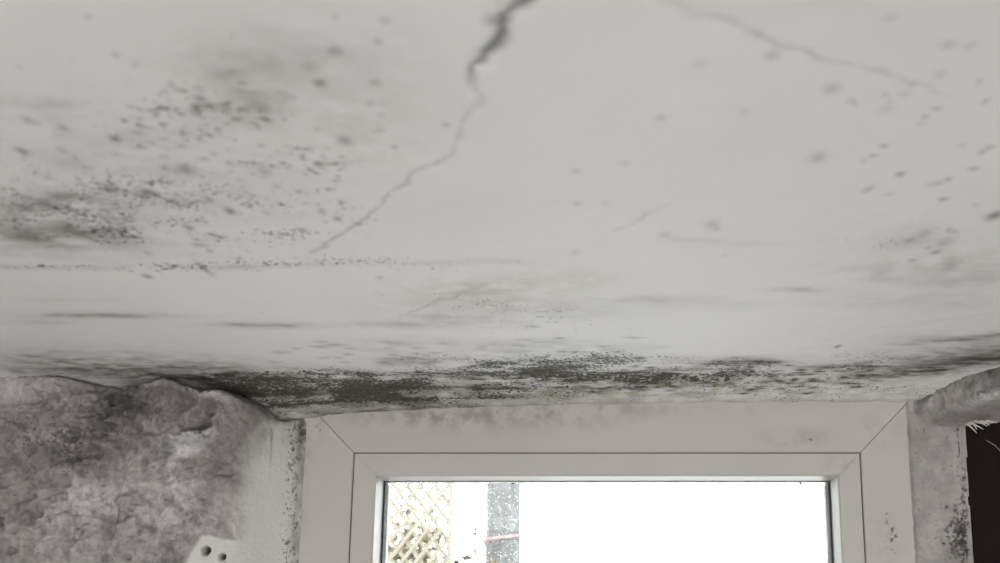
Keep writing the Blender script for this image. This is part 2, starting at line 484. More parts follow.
A['brown'] = np.maximum(A['brown'], band * np.clip(.95 + .35 * sk + .3 * pn, .4, 1))
A['spot'] = np.maximum(A['spot'], band * np.clip(.62 + .5 * sk + .5 * pn, .15, .85))
lip = sstep(1.115, 1.165, Y) * (.25 + .75 * sstep(.15, -.25, X))
A['stain'] += lip * (.42 + .50 * np.clip(fbm(X * 35, Y * 70, 3, 241) + .2, 0, 1))
A['mould'] += lip * .34 * (1 + pn)
A['brown'] = np.maximum(A['brown'], lip * sstep(.12, -.12, X) * np.clip(.42 + .5 * pn + .4 * sk, .12, .8))
A['fine'] += sstep(1.11, 1.16, Y) * .40 * (1 + pn)
A['green'] += sstep(1.12, 1.17, Y) * .25
A['stain'] += sstep(1.186, 1.193, Y) * .25 * (1 + sk)
for k in A: A[k] = np.clip(A[k], 0, 1) * fade
P = np.stack([X, Y, Z], -1)
ceiling = grid_object('ceiling', P, A, M_CEIL, flip=True)
tag(ceiling, 'white painted ceiling with black mould along the window corner and cracks', None, 'structure')
oc = Boxes()
for x0, x1, y0, y1 in ((-1.6, -.74, -2.3, 1.2), (.56, 1.4, -2.3, 1.2), (-.74, .56, -2.3, .30)):
    oc.box(x0, x1, y0, y1, H, H + .02)
oc.box(-1.6, 1.4, -2.3, 1.4, H + .03, H + .10)
oc.build('ceiling_slab', M_CEIL, ceiling)

# ---------------------------------------------------------------- window wall
wb = Boxes()
XL, XR = at(303, 410, DW)[0], at(911, 410, DW)[0]
ZT, ZB = at(600, 399.5, DW)[2], -.80
wb.box(-1.6, XL - .012, 1.205, 1.42, FLOOR, H + .03)
wb.box(XR + .012, 1.4, 1.205, 1.42, FLOOR, H + .03)
wb.box(XL - .012, XR + .012, 1.205, 1.42, FLOOR, ZB - .003)
wb.box(XL - .012, XR + .012, 1.205, 1.42, ZT + .004, H + .03)
wb.box(-.31, .32, DF, 1.205, FLOOR, ZB - .02)
wall = wb.build('wall_front', M_PAINT)
tag(wall, 'window wall of crumbling mould-stained plaster around a white window', None, 'structure')

def plan(points, lo_, hi_):
    """resample a wall plan (x, y) every 1.3 mm between the coarse ends and round its corners"""
    pts = np.array(points, float)
    L = np.concatenate([[0], np.cumsum(np.hypot(*np.diff(pts, axis=0).T))])
    t = np.arange(lo_, L[-1] - hi_, .0013)
    q = np.stack([np.interp(t, L, pts[:, 0]), np.interp(t, L, pts[:, 1])], 1)
    k = 11
    for _ in range(2):
        qq = np.pad(q, ((k // 2, k // 2), (0, 0)), 'edge')
        q[k:-k] = np.stack([np.convolve(qq[:, i], np.ones(k) / k, 'valid') for i in (0, 1)], 1)[k:-k]
    head = np.stack([np.interp(np.linspace(0, lo_, 40)[:-1], L, pts[:, i]) for i in (0, 1)], 1) if lo_ else q[:0]
    tail = np.stack([np.interp(np.linspace(L[-1] - hi_, L[-1], 40)[1:], L, pts[:, i]) for i in (0, 1)], 1) if hi_ else q[:0]
    return np.concatenate([head, q, tail])

rows = np.concatenate([np.linspace(FLOOR, -.06, 60)[:-1], np.arange(-.06, H + .008, .0013)])

def contour(pts, Yd):
    q = [at(a, b, Yd) for a, b in pts]
    return np.array([p[0] for p in q]), np.array([p[2] for p in q])

cl = plan([(-1.6, DF), (at(150, 480, DF)[0], DF), (at(236, 480, 1.140)[0], 1.140), (at(275, 480, 1.176)[0], 1.176), (at(304, 480, 1.2)[0], 1.2)], .9, 0)
R_, K_ = len(rows), len(cl)
U = np.broadcast_to(cl[:, 0], (R_, K_)); V0 = np.broadcast_to(rows[:, None], (R_, K_))
YC = np.broadcast_to(cl[:, 1], (R_, K_))

def px_of(px, py, Yd=DF):
    p = at(px, py, Yd); return p[0], p[2]

def wblob(B, kind, px, py, rx, ry, s, Uc, Vc, power=2.):
    cx_, cz_ = px_of(px, py)
    k = DF / FPX
    d = ((Uc - cx_) / (rx * k)) ** 2 + ((Vc - cz_) / (ry * k)) ** 2
    B[kind] = B[kind] + s * np.exp(-d ** (power / 2) * .9)

W = {k: np.zeros((R_, K_)) for k in ('stain', 'pale', 'mould', 'smooth', 'spot')}
UF, V = U * DF / YC, V0 * DF / YC                            # as drawn on the plane of the wall face
# rough render versus the smooth band along the window
limx = np.interp(V, [px_of(0, y)[1] for y in (563, 535, 500, 470, 440, 425)], [px_of(x, 500)[0] for x in (236, 240, 236, 243, 250, 268)])
smooth = sstep(-.012, .012, UF - limx + .006 * fbm(UF * 60, V * 60, 3, 61))
# the patched corner with two drilled holes at the bottom
ax, az = px_of(201, 533); bx_, bz_ = px_of(184, 563); cx3, cz3 = px_of(242, 540)
left_of = UF - (ax + (V - az) * (bx_ - ax) / (bz_ - az))
below = (az + (UF - ax) * (cz3 - az) / (cx3 - ax)) - V
patch = sstep(-.0006, .0022, np.minimum(left_of, below) + .0015 * fbm(UF * 80, V * 80, 2, 71))
rough = (1 - smooth) * (1 - patch)
h = .010 * fbm(UF * 24, V * 24, 4, 51, .55) + .0065 * fbm(UF * 75, V * 75, 3, 55, .62)
ridge = 1 - np.abs(fbm(UF * 34 + .3 * fbm(UF * 60, V * 60, 2, 81), V * 28, 3, 58))
h = h + .004 * (ridge ** 6 - .4)
h = h + .0022 * fbm(UF * 260, V * 260, 2, 79)
h = h - .0065 * sstep(.30, .62, fbm(UF * 95, V * 95, 2, 77)) - .004 * sstep(.35, .6, fbm(UF * 210, V * 210, 2, 78))
tp = sstep(px_of(0, 470)[1], px_of(0, 400)[1], V)
rise = .004 + .007 * tp + (YC - DF) * (.15 + .65 * tp)
hh = rough * (h + rise) + (1 - rough) * .0009 * fbm(UF * 40, V * 12, 3, 91)
hh = hh - patch * (1 - smooth) * .007 * (1 - sstep(px_of(212, 0)[0], px_of(236, 0)[0], UF))
# lumps of torn render below the corner
for a, b, rx, ry, s in ((205, 392, 22, 9, .012), (232, 402, 20, 8, .013), (250, 412, 13, 9, .010), (205, 437, 17, 6, .012), (225, 425, 8, 12, .009),
                        (170, 384, 20, 7, .010), (165, 395, 14, 6, .006), (60, 380, 30, 8, .009), (110, 392, 16, 7, -.006), (238, 425, 5, 10, .006), (180, 440, 22, 6, .007),
                        (222, 412, 7, 6, -.012), (212, 428, 8, 4, -.012), (195, 405, 10, 6, -.007), (185, 400, 8, 7, -.006),
                        (70, 455, 16, 6, -.009), (92, 452, 9, 5, -.010), (60, 480, 12, 9, -.008), (40, 400, 8, 6, -.008), (75, 435, 6, 6, -.009),
                        (95, 540, 20, 18, .008), (115, 530, 4, 22, -.006), (20, 530, 18, 20, .006), (150, 470, 20, 10, .005), (258, 428, 6, 6, -.004)):
    cx_, cz_ = px_of(a, b); k = DF / FPX
    hh = hh + 1.6 * s * np.exp(-((UF - cx_) / (rx * k)) ** 2 - ((V - cz_) / (ry * k)) ** 2)
for a, b, r, dp in ((205.5, 551, 4.6, .016), (222, 557, 3.6, .012)):
    cx_, cz_ = px_of(a, b); k = DF / FPX
    q = np.hypot(UF - cx_, (V - cz_) * 1.0) / (r * k)
    m_ = 1 - sstep(.75, 1.1, q + .2 * fbm(UF * 300, V * 300, 2, 5))
    hh = hh - dp * m_
    W['spot'] = np.maximum(W['spot'], m_ * .9)  # shade inside the holes put into the colour too
fadeL = sstep(-.70, -.64, UF) * sstep(-.08, -.03, V)
hh = hh * fadeL
# torn top edge: the render coat stops short of the ceiling and rounds back
tx, tz = contour([(-60, 372), (0, 372), (30, 374), (60, 377), (90, 383), (112, 387), (135, 385), (170, 380), (182, 383), (192, 389), (215, 396), (240, 399), (255, 406), (266, 414), (276, 421), (290, 419), (304, 415)], DF)
ztop = np.interp(UF, tx, tz) + .0016 * fbm(UF * 110, V * 0 + 3.3, 3, 95)
R0 = .011
t = np.clip((V - (ztop - R0)) / R0, 0, None)
drop = np.where(t < 1, R0 * (1 - np.sqrt(np.clip(1 - t * t, 0, 1))), R0 + (t - 1) * R0 * 14)
PY = YC - hh + np.minimum(drop, np.maximum(1.2005 - YC, 0) + .002 + np.maximum(hh, 0))
PL = np.stack([U, PY, V0], -1)
W['smooth'] = np.maximum(smooth, patch) * sstep(-.03, -.01, V)
for a, b, rx, ry, s in ((110, 415, 35, 28, .75), (60, 400, 45, 20, .45), (165, 430, 45, 35, .35), (70, 460, 28, 22, .65), (40, 450, 20, 40, .30),
                        (95, 455, 18, 12, .45), (215, 470, 22, 25, .28), (140, 405, 50, 15, .35), (15, 500, 20, 40, .25), (215, 405, 14, 12, .40), (150, 520, 40, 25, .14),
                        (190, 395, 30, 8, .25), (110, 535, 5, 16, .25), (100, 370, 200, 10, .35)):  # last entry paints soft shade along the wall top
    wblob(W, 'stain', a, b, rx, ry, s, UF, V)
for a, b, rx, ry, s in ((205, 437, 22, 6, .9), (240, 400, 25, 6, .6), (185, 383, 30, 5, .5), (170, 520, 50, 40, .45), (95, 500, 30, 18, .55),  # pale plaster, plus painted highlights on a lump and the lit top rim
                        (85, 495, 10, 8, .6), (180, 475, 20, 20, .45), (60, 545, 40, 30, .25), (15, 395, 25, 20, .3), (190, 450, 25, 10, .5)):
    wblob(W, 'pale', a, b, rx, ry, s, UF, V)
for a, b, rx, ry, s in ((100, 420, 70, 40, .40), (60, 460, 45, 40, .38), (190, 440, 60, 50, .26), (20, 420, 30, 40, .25)):
    wblob(W, 'mould', a, b, rx, ry, s, UF, V)
# grime running down beside the frame
def pxc(x): return at(x, 480, DF)[0]
top = sstep(px_of(0, 470)[1], px_of(0, 420)[1], V)
W['mould'] = W['mould'] + .46 * np.exp(-((UF - pxc(293)) / .008) ** 2) + .26 * np.exp(-((UF - pxc(284)) / .009) ** 2)
W['stain'] = W['stain'] + sstep(pxc(290), pxc(299), UF) * (.55 + .25 * top) + sstep(pxc(270), pxc(285), UF) * top * .35
W['stain'] = W['stain'] + .45 * top * np.exp(-((UF - pxc(262)) / .010) ** 2)
for xx, w_, s_ in ((270, .0010, .45), (249, .0008, .2), (281, .0008, .18)):
    W['stain'] = W['stain'] + s_ * np.exp(-((UF - pxc(xx) + .0012 * fbm(V * 30, UF * 4, 2, 8)) / w_) ** 2) * sstep(px_of(0, 485)[1], px_of(0, 450)[1], V)
for i in range(26):
    a, b = 293 + RNG.normal(0, 5), RNG.uniform(440, 565)
    cx_, cz_ = px_of(a, b); r = RNG.uniform(.8, 2.0) * DF / FPX
    W['spot'] = np.maximum(W['spot'], RNG.uniform(.4, .9) * np.exp(-(((UF - cx_) ** 2 + (V - cz_) ** 2) / r ** 2) ** 1.5))
for k in W: W[k] = np.clip(W[k], 0, 1)
rp = grid_object('rough_plaster', PL, W, M_PLAST, wall)
tag(rp, 'crumbling grey pitted plaster left of the window')

# right of the window: smooth reveal, lump under the ceiling, recess with the dark board
cr = plan([(at(910, 480, 1.2)[0], 1.2), (at(940, 480, 1.190)[0], 1.190), (at(965, 480, 1.176)[0], 1.176), (at(1000, 480, 1.16)[0], 1.16), (.50, 1.15), (1.4, 1.15)], 0, .9)
K_ = len(cr)
UX = np.broadcast_to(cr[:, 0], (R_, K_)); V0 = np.broadcast_to(rows[:, None], (R_, K_)); YC = np.broadcast_to(cr[:, 1], (R_, K_))
U, V = UX * DF / YC, V0 * DF / YC
SS = U
W = {k: np.zeros((R_, K_)) for k in ('stain', 'pale', 'mould', 'smooth', 'spot')}
hh = .0010 * fbm(SS * 30, V * 22, 4, 33) + .0006 * fbm(SS * 120, V * 120, 2, 35)
topz = sstep(px_of(0, 428)[1], px_of(0, 411)[1], V)
lump = topz * sstep(px_of(893, 0)[0], px_of(921, 0)[0], U + .012 * fbm(U * 45, V * 45, 3, 43))
hh = hh + lump * (.100 + .035 * sstep(px_of(905, 0)[0], px_of(958, 0)[0], U) + .018 * fbm(U * 24 + 5, V * 70, 3, 137) + .006 * fbm(U * 90, V * 160, 3, 39))
for a, b, rx, ry, s in ((950, 395, 14, 10, -.006), (975, 385, 10, 8, .006), (938, 400, 8, 12, .005), (955, 412, 12, 5, .006), (990, 400, 14, 8, .004)):
    cx_, cz_ = px_of(a, b); k = DF / FPX
    hh = hh + s * np.exp(-((U - cx_) / (rx * k)) ** 2 - ((V - cz_) / (ry * k)) ** 2)
LY = 1.065 / 1.18                       # the lump stands this much nearer than the wall behind it
q = [at(a, b, 1.2) for a, b in ((880, 392), (906, 394))] + [at(a, b, 1.2 * LY) for a, b in ((941, 376), (948, 369), (960, 365), (985, 362), (1010, 360), (1100, 358))]
tx, tz = np.array([p[0] for p in q]) * DF / 1.2, np.array([p[2] for p in q]) * DF / 1.2
ztop = np.interp(U, tx, tz) + .0005 * fbm(U * 60, V * 0 + 1.3, 2, 97)
t = np.clip((V - (ztop - R0)) / R0, 0, None)
drop = np.where(t < 1, R0 * (1 - np.sqrt(np.clip(1 - t * t, 0, 1))), R0 + (t - 1) * R0 * 14)
# recess
xe = np.interp(V, [FLOOR, px_of(0, 563)[1], px_of(0, 500)[1], px_of(0, 425)[1]], [.3480, px_of(974, 563)[0], px_of(969, 500)[0], px_of(965.5, 425)[0]])
xe = xe + .0010 * fbm(V * 90, U * 0 + .5, 3, 99)
ze = np.interp(U, [px_of(a, 421)[0] for a in (960, 975, 1000, 1050)], [px_of(0, b)[1] for b in (426, 422, 420.5, 420)]) + .0012 * fbm(U * 100, V * 0 + 2.5, 3, 98)
inside = (U > xe) & (V < ze) & (UX < .95)
rim = sstep(.004, 0, np.where(inside, 1, np.maximum(xe - U, 0) + np.maximum(V - ze, 0)))
hh = hh * sstep(-.08, -.03, V) * (1 - sstep(.44, .47, U))
PY = YC - hh + np.minimum(drop, np.maximum(1.2005 - YC, 0) + .002 + np.maximum(hh, 0)) * (1 - sstep(.48, .5, U))
PY = np.where(inside, 1.2025, PY)
PR = np.stack([UX, PY, V0], -1)
W['smooth'] = (1 - lump * .6) * sstep(-.03, -.01, V) * .28
kpx = DF / FPX
for a, b, rx, ry, s in ((962, 530, 10, 40, .62), (950, 540, 14, 30, .42), (962, 470, 4, 45, .50), (940, 545, 20, 20, .22), (985, 390, 30, 20, .25)):
    wblob(W, 'mould', a, b, rx, ry, s, U, V)
for a, b, rx, ry, s in ((922, 394, 12, 12, .85), (950, 398, 12, 8, .55), (965, 388, 8, 8, .5), (935, 420, 14, 5, .2), (930, 470, 20, 60, .10), (960, 545, 12, 25, .25)):
    wblob(W, 'stain', a, b, rx, ry, s, U, V)
for a, b, rx, ry, s in ((935, 400, 16, 10, .6), (950, 412, 20, 5, .7), (940, 372, 34, 6, .5), (960, 410, 14, 5, .5), (905, 392, 10, 10, .6)):
    wblob(W, 'pale', a, b, rx, ry, s, U, V)
for i in range(70):
    a, b = 968 - abs(RNG.normal(0, 9)), 563 - abs(RNG.normal(0, 55))
    r = RNG.uniform(.7, 2.0)
    cx_, cz_ = px_of(a, b)
    W['spot'] = np.maximum(W['spot'], RNG.uniform(.5, .95) * np.exp(-(((U - cx_) ** 2 + (V - cz_) ** 2) / (r * kpx) ** 2) ** 1.5))
W['stain'] = W['stain'] + .4 * np.exp(-((U - px_of(912, 480)[0]) / .0016) ** 2) + .10
for k in W: W[k] = np.clip(W[k], 0, 1)
rr = grid_object('smooth_plaster', PR, W, M_PLAST, wall)
tag(rr, 'smoother off-white plaster right of the window with black mould dots')

# torn shreds of paint hanging over the recess
fl = Boxes()
for a, b, dx, dy in ((966, 424, 9, 10), (968, 423, 14, 7), (974, 421, 12, 6), (980, 421, 8, 5), (971, 422, 4, 8), (986, 421, 10, 2.5)):
    p0 = np.array(at(a, b, 1.13)); k = DF / FPX
    pts = [p0 + np.array((dx * k * q, -.004 * q, -dy * k * q ** 1.5)) for q in (0, .35, .7, 1)]
    fl.tube([tuple(p) for p in pts], [.0011, .0009, .0007, .0003], 5)
fl.build('paint_shreds', M_FLAKE, wall, True)

# ---------------------------------------------------------------- dark board in the recess
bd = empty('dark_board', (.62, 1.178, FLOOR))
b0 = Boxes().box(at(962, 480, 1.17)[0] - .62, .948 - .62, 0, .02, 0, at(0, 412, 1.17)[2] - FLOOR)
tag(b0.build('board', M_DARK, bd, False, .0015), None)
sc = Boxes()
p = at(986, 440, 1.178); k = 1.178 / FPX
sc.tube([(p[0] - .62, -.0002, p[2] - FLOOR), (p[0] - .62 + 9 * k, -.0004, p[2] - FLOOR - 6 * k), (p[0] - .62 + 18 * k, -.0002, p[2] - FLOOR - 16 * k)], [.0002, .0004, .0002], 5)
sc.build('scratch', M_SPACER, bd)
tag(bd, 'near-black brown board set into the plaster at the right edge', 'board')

# ---------------------------------------------------------------- window
win = empty('window_1', ((XL + XR) / 2, DW, ZB))
tag(win, 'white mitred window frame with glass pane under the mouldy ceiling', None, 'structure')
OX, OZ = (XL + XR) / 2, ZB

def rail_mesh(name, rect, prof, side, mat, parent, mould=0., segs=60, bev=.0007):
    """one mitred member: profile (w inward, y) swept along a side of the rectangle"""
    x0, x1, z0, z1 = rect
    def corner(c, w):
        return {'tl': (x0 + w, z1 - w), 'tr': (x1 - w, z1 - w), 'bl': (x0 + w, z0 + w), 'br': (x1 - w, z0 + w)}[c]
    a, b = {'top': ('tl', 'tr'), 'bottom': ('bl', 'br'), 'left': ('bl', 'tl'), 'right': ('br', 'tr')}[side]
    n = len(prof)
    verts, faces = [], []
    for i in range(segs + 1):
        q = i / segs
        for w, y in prof:
            A0, B0 = corner(a, w), corner(b, w)
            g = .0004 if mat is M_FRAME else .00012
            x = A0[0] + (B0[0] - A0[0]) * q; z = A0[1] + (B0[1] - A0[1]) * q
            L = math.hypot(B0[0] - A0[0], B0[1] - A0[1])
            off = g * (1 - 2 * q)                    # hairline open mitre
            x += (B0[0] - A0[0]) / L * off; z += (B0[1] - A0[1]) / L * off
            verts.append((x - OX, y - DW, z - OZ))
    for i in range(segs):
        for k in range(n):
            faces.append((i * n + k, i * n + (k + 1) % n, (i + 1) * n + (k + 1) % n, (i + 1) * n + k))
    faces.append(tuple(range(n))); faces.append(tuple(segs * n + k for k in range(n)))
    o = mesh_object(name, verts, faces, mat, parent)
    return o

def paint_attr(o, fn):
    me = o.data
    co = np.empty(len(me.vertices) * 3, np.float32); me.vertices.foreach_get('co', co); co = co.reshape(-1, 3)
    m_, s_ = fn(co[:, 0] + OX, co[:, 2] + OZ)
    for k, v in (('mould', m_), ('stain', s_)):
        a = me.attributes.new(k, 'FLOAT', 'POINT'); a.data.foreach_set('value', np.clip(v, 0, 1).astype(np.float32))

def g2(x, z, px, py, rx, ry, s):
    p = at(px, py, DW); k = DW / FPX
    return s * np.exp(-((x - p[0]) / (rx * k)) ** 2 - ((z - p[2]) / (ry * k)) ** 2)

def grime(x, z):
    m_ = g2(x, z, 450, 418, 70, 9, .34) + g2(x, z, 520, 413, 80, 8, .38) + g2(x, z, 600, 408, 60, 6, .3) + g2(x, z, 805, 440, 28, 6, .62) + g2(x, z, 780, 446, 20, 4, .5)
    m_ = m_ + g2(x, z, 880, 425, 16, 16, .36) + g2(x, z, 885, 540, 18, 30, .38) + g2(x, z, 890, 520, 8, 20, .3) + g2(x, z, 320, 425, 12, 12, .45) + g2(x, z, 808, 406, 5, 4, .6)
    m_ = m_ + g2(x, z, 318, 445, 3, 60, .3) + g2(x, z, 895, 545, 6, 22, .4) + g2(x, z, 872, 505, 10, 10, .3)
    m_ = m_ + g2(x, z, 380, 415, 40, 6, .4) + g2(x, z, 700, 405, 90, 5, .25) + g2(x, z, 320, 500, 16, 60, .18)
    s_ = g2(x, z, 500, 415, 110, 13, .75) + g2(x, z, 400, 417, 60, 9, .4) + g2(x, z, 620, 408, 60, 8, .4) + g2(x, z, 800, 438, 35, 9, .42) + g2(x, z, 305, 440, 7, 90, .5)
    s_ = s_ + g2(x, z, 312, 425, 10, 16, .6) + g2(x, z, 880, 428, 24, 18, .3) + g2(x, z, 885, 540, 20, 30, .3) + g2(x, z, 840, 462, 12, 8, .4)
    return m_, s_

rect_o = (XL, XR, ZB, ZT)
wL = at(352.3, 480, DW)[0] - XL
prof_o = [(0, 1.2), (wL - .001, 1.2), (wL, 1.2008), (wL, 1.222), (wL + .008, 1.222), (wL + .008, 1.275), (0, 1.275)]
def dense_face(prof, n):
    """extra points across the visible face so that stains have room"""
    (w0, y0), (w1, y1) = prof[0], prof[1]
    return [(w0 + (w1 - w0) * i / n, y0) for i in range(n)] + prof[1:]
prof_o = dense_face(prof_o, 12)
for side, nm in (('top', 'frame_head'), ('left', 'frame_jamb'), ('right', 'frame_jamb'), ('bottom', 'frame_sill_rail')):
    o = rail_mesh(nm, rect_o, prof_o, side, M_FRAME, win, segs=160)
    paint_attr(o, grime)
g = .0011
rect_s = (XL + wL + g, XR - wL - g, ZB + wL + g, ZT - wL - g)
wS = .0222
prof_s = dense_face([(0, 1.2012), (wS - .0015, 1.2012), (wS, 1.2024), (wS + .0022, 1.232), (wS + .0022, 1.262), (0, 1.262)], 6)
for side, nm in (('top', 'sash_rail'), ('bottom', 'sash_rail'), ('left', 'sash_stile'), ('right', 'sash_stile')):
    o = rail_mesh(nm, rect_s, prof_s, side, M_SASH, win, segs=120)
    paint_attr(o, grime)
wG = wS + .0018
prof_j = [(wL - .0004, 1.2030), (wL + .0016, 1.2030), (wL + .0016, 1.206), (wL - .0004, 1.206)]  # black strip behind the open gap, stands in for its shade
prof_g = [(wG, 1.2325), (wG + .0022, 1.2325), (wG + .0022, 1.236), (wG, 1.236)]
gk = empty('seal', (0, 0, 0)); gk.parent = win
for side in ('top', 'bottom', 'left', 'right'):
    rail_mesh('gap_shade_strip', rect_o, prof_j, side, M_GASKET_GAP, gk, segs=1)
    rail_mesh('gasket', rect_s, prof_g if side != 'top' else [(w_ - (.0012 if w_ > wG else 0), y_) for w_, y_ in prof_g], side, M_GASKET_GAP, gk, segs=1)
prof_p = [(wG, 1.2405), (wG + .0042, 1.2405), (wG + .0042, 1.252), (wG, 1.252)]
for side in ('top', 'bottom', 'left', 'right'):
    rail_mesh('spacer_bar', rect_s, prof_p if side != 'top' else [(wG, 1.2405), (wG + .0008, 1.2405), (wG + .0008, 1.252), (wG, 1.252)], side, M_SPACER, gk, segs=1)
xi0, xi1, zi0, zi1 = rect_s[0] + wG, rect_s[1] - wG, rect_s[2] + wG, rect_s[3] - wG
for yy in (1.2365, 1.2525):
    pane = Boxes().box(xi0 - OX, xi1 - OX, yy - DW, yy + .0035 - DW, zi0 - OZ, zi1 - OZ).build('glass_pane', M_GLASS, win)
    if yy < 1.24: first = pane
# condensation on the inner pane
dv, df = [], []
def droplet(px, py, r, sx=1., sz=1.):
    p = at(px, py, 1.2362); b = len(dv)
    for j, (rr_, yy) in enumerate(((1, 0), (.75, -.45), (.3, -.62))):
        for k in range(7):
            t = 2 * math.pi * k / 7
            dv.append((p[0] - OX + r * sx * rr_ * math.cos(t), p[1] - DW + r * yy, p[2] - OZ + r * sz * rr_ * math.sin(t)))
    for j in range(2):
        for k in range(7):
            df.append((b + j * 7 + k, b + j * 7 + (k + 1) % 7, b + (j + 1) * 7 + (k + 1) % 7, b + (j + 1) * 7 + k))
    df.append(tuple(b + 14 + k for k in range(7))); df.append(tuple(b + k for k in range(7)))
for i in range(420):
    droplet(RNG.uniform(484, 524), RNG.uniform(486, 570), RNG.uniform(.0002, .00042), 1, RNG.uniform(.8, 1.2))
for i in range(120):
    droplet(RNG.uniform(390, 820), RNG.uniform(483, 570), RNG.uniform(.0003, .0006))
for i in range(30):
    droplet(RNG.uniform(795, 815), RNG.normal(527, 2), RNG.uniform(.0004, .0009))
for i in range(40):
    droplet(RNG.uniform(395, 815), 483 + abs(RNG.normal(0, .5)), RNG.uniform(.0005, .0012), 1.6, 1)
wd = mesh_object('water_droplets', dv, df, M_WATER, win, True)
tag(wd, 'condensation droplets on the glass', None, 'stuff')
# inner sill board below the window
tag(Boxes().box(-.30, .31, 1.06, 1.20, ZB - .02, ZB).build('trim_1', M_FRAME, None, False, .003), 'white inner sill board under the window', None, 'structure')

# ---------------------------------------------------------------- rest of the room
fl_ = Boxes().box(-1.6, 1.4, -2.3, 1.42, FLOOR - .1, FLOOR).build('floor', M_FLOOR)
tag(fl_, 'worn wooden floor of the room', None, 'structure')
tag(Boxes().box(-1.7, -1.6, -2.4, 1.42, FLOOR, H + .1).build('wall_left', M_PAINT), 'plain off-white left wall', None, 'structure')
tag(Boxes().box(1.4, 1.5, -2.4, 1.42, FLOOR, H + .1).build('wall_right', M_PAINT), 'plain off-white right wall', None, 'structure')
bw = Boxes()
bw.box(-1.6, -.5, -2.4, -2.3, FLOOR, H + .1).box(1.0, 1.4, -2.4, -2.3, FLOOR, H + .1)
bw.box(-.5, 1.0, -2.4, -2.3, FLOOR, -1.4).box(-.5, 1.0, -2.4, -2.3, -.1, H + .1)  # unseen opening put in for the fill lamp
tag(bw.build('wall_back', M_PAINT), 'plain off-white back wall with a wide opening added for light', None, 'structure')

# ---------------------------------------------------------------- outside
yard = Boxes().box(-14, 14, 1.42, 30, -2.9, -2.8).build('ground', M_CONC)
tag(yard, 'pale yard outside the window', None, 'structure')

# tree trunk
tr = empty('tree', at(503.5, 520, 4.0)[:2] + (-2.8,))
def trunk(name, pts, rad, parent, n=40, m_=120):
    pts = np.array(pts, float); t = np.linspace(0, len(pts) - 1, m_)
    cx_ = np.stack([np.interp(t, range(len(pts)), pts[:, k]) for k in range(3)], 1); rd = np.interp(t, range(len(pts)), rad)
    th = np.linspace(0, 2 * math.pi, n + 1)
    TH, TT = np.meshgrid(th, t)
    TH2 = np.where(TH > 2 * math.pi - 1e-6, 0, TH)
    hN = .10 * fbm(np.cos(TH2) * 4 + 9 + TT * .1, np.sin(TH2) * 4 + 9 + TT * 1.2, 3, 12)
    Rr = rd[:, None] * (1 + hN)
    Pp = np.stack([cx_[:, 0:1] + Rr * np.cos(TH), cx_[:, 1:2] + Rr * np.sin(TH), np.broadcast_to(cx_[:, 2:3], Rr.shape)], -1)
    return grid_object(name, Pp, {}, M_BARK, parent)
trunk('trunk', [(.012, 0, 0), (.004, 0, 1.2), (0, 0, 2.9), (-.002, 0, 3.3), (.02, .02, 4.6), (.0, .05, 5.6)], [.085, .062, .056, .054, .044, .02], tr)
br = Boxes()
for z0, ang, L in ((3.7, .4, 1.0), (3.95, 2.6, .9), (4.3, -1.2, .9), (4.7, 1.6, .8), (5.0, 3.6, .7)):
    br.tube([(.0, 0, z0), (.35 * L * math.cos(ang), .35 * L * math.sin(ang), z0 + .3 * L), (.8 * L * math.cos(ang), .8 * L * math.sin(ang), z0 + .9 * L)], [.025, .016, .005], 7)
br.build('branches', M_BARK, tr, True)
zb = at(505, 538, 4.0)[2] + 2.8
bnd = Boxes()
ring = [(.062 * math.cos(t), .062 * math.sin(t), zb + .008 * math.cos(t)) for t in np.linspace(0, 2 * math.pi, 25)]
bnd.tube(ring, .0055, 6)
bnd.build('tied_cord', M_BAND, tr, True)
tag(tr, 'grey tree trunk with a pink cord tied round it outside the window', 'tree')

# cream lattice trellis
YT = 3.2
tx0, tx1 = at(352, 520, YT)[0], at(449, 520, YT)[0]
tz0, tz1 = -2.8, at(400, 470, YT)[2] + .12
te = empty('trellis', ((tx0 + tx1) / 2, YT, tz0))
ox = (tx0 + tx1) / 2
def clip_seg(c, sgn):
    """slat x = c + sgn*z*slope clipped to the panel"""
    sl = .78
    za, zb_ = -.95, tz1
    pts = []
    for z in np.linspace(za, zb_, 300):
        x = c + sgn * sl * (z - za)
        if tx0 <= x <= tx1: pts.append((x, z))
    return (pts[0], pts[-1]) if len(pts) > 3 else None
def slat(a, b, y, w=.0048, th=.004):
    d = np.array((b[0] - a[0], b[1] - a[1])); d /= np.linalg.norm(d); n = np.array((-d[1], d[0])) * w
    v = []
    for yy in (y, y + th):
        for p, s in ((a, 1), (b, 1), (b, -1), (a, -1)):
            v.append((p[0] + s * n[0] - ox, yy - YT, p[1] + s * n[1] - tz0))
    f = [(0, 1, 2, 3), (7, 6, 5, 4), (0, 4, 5, 1), (1, 5, 6, 2), (2, 6, 7, 3), (3, 7, 4, 0)]
    mesh_object('slat', v, f, M_TRELLIS, te)
pitch = .037
for c in np.arange(tx0 - 1.2, tx1 + .01, pitch):
    s = clip_seg(c, 1)
    if s: slat(*s, YT)
for c in np.arange(tx0, tx1 + 1.2, pitch):
    s = clip_seg(c, -1)
    if s: slat(*s, YT + .0045)
for x0, x1 in ((tx0 - .02, tx0 + .004), (tx1 - .002, tx1 + .008)):
    Boxes().box(x0 - ox, x1 - ox, -.006, .014, 0, tz1 - tz0 + .02).build('post', M_TRELLIS, te, False, .001)
Boxes().box(tx0 - .02 - ox, tx1 + .016 - ox, -.006, .014, -.97 - tz0, -.945 - tz0).build('bottom_rail', M_TRELLIS, te, False, .001)
tag(te, 'cream diagonal lattice trellis outside the lower left of the pane', 'trellis')

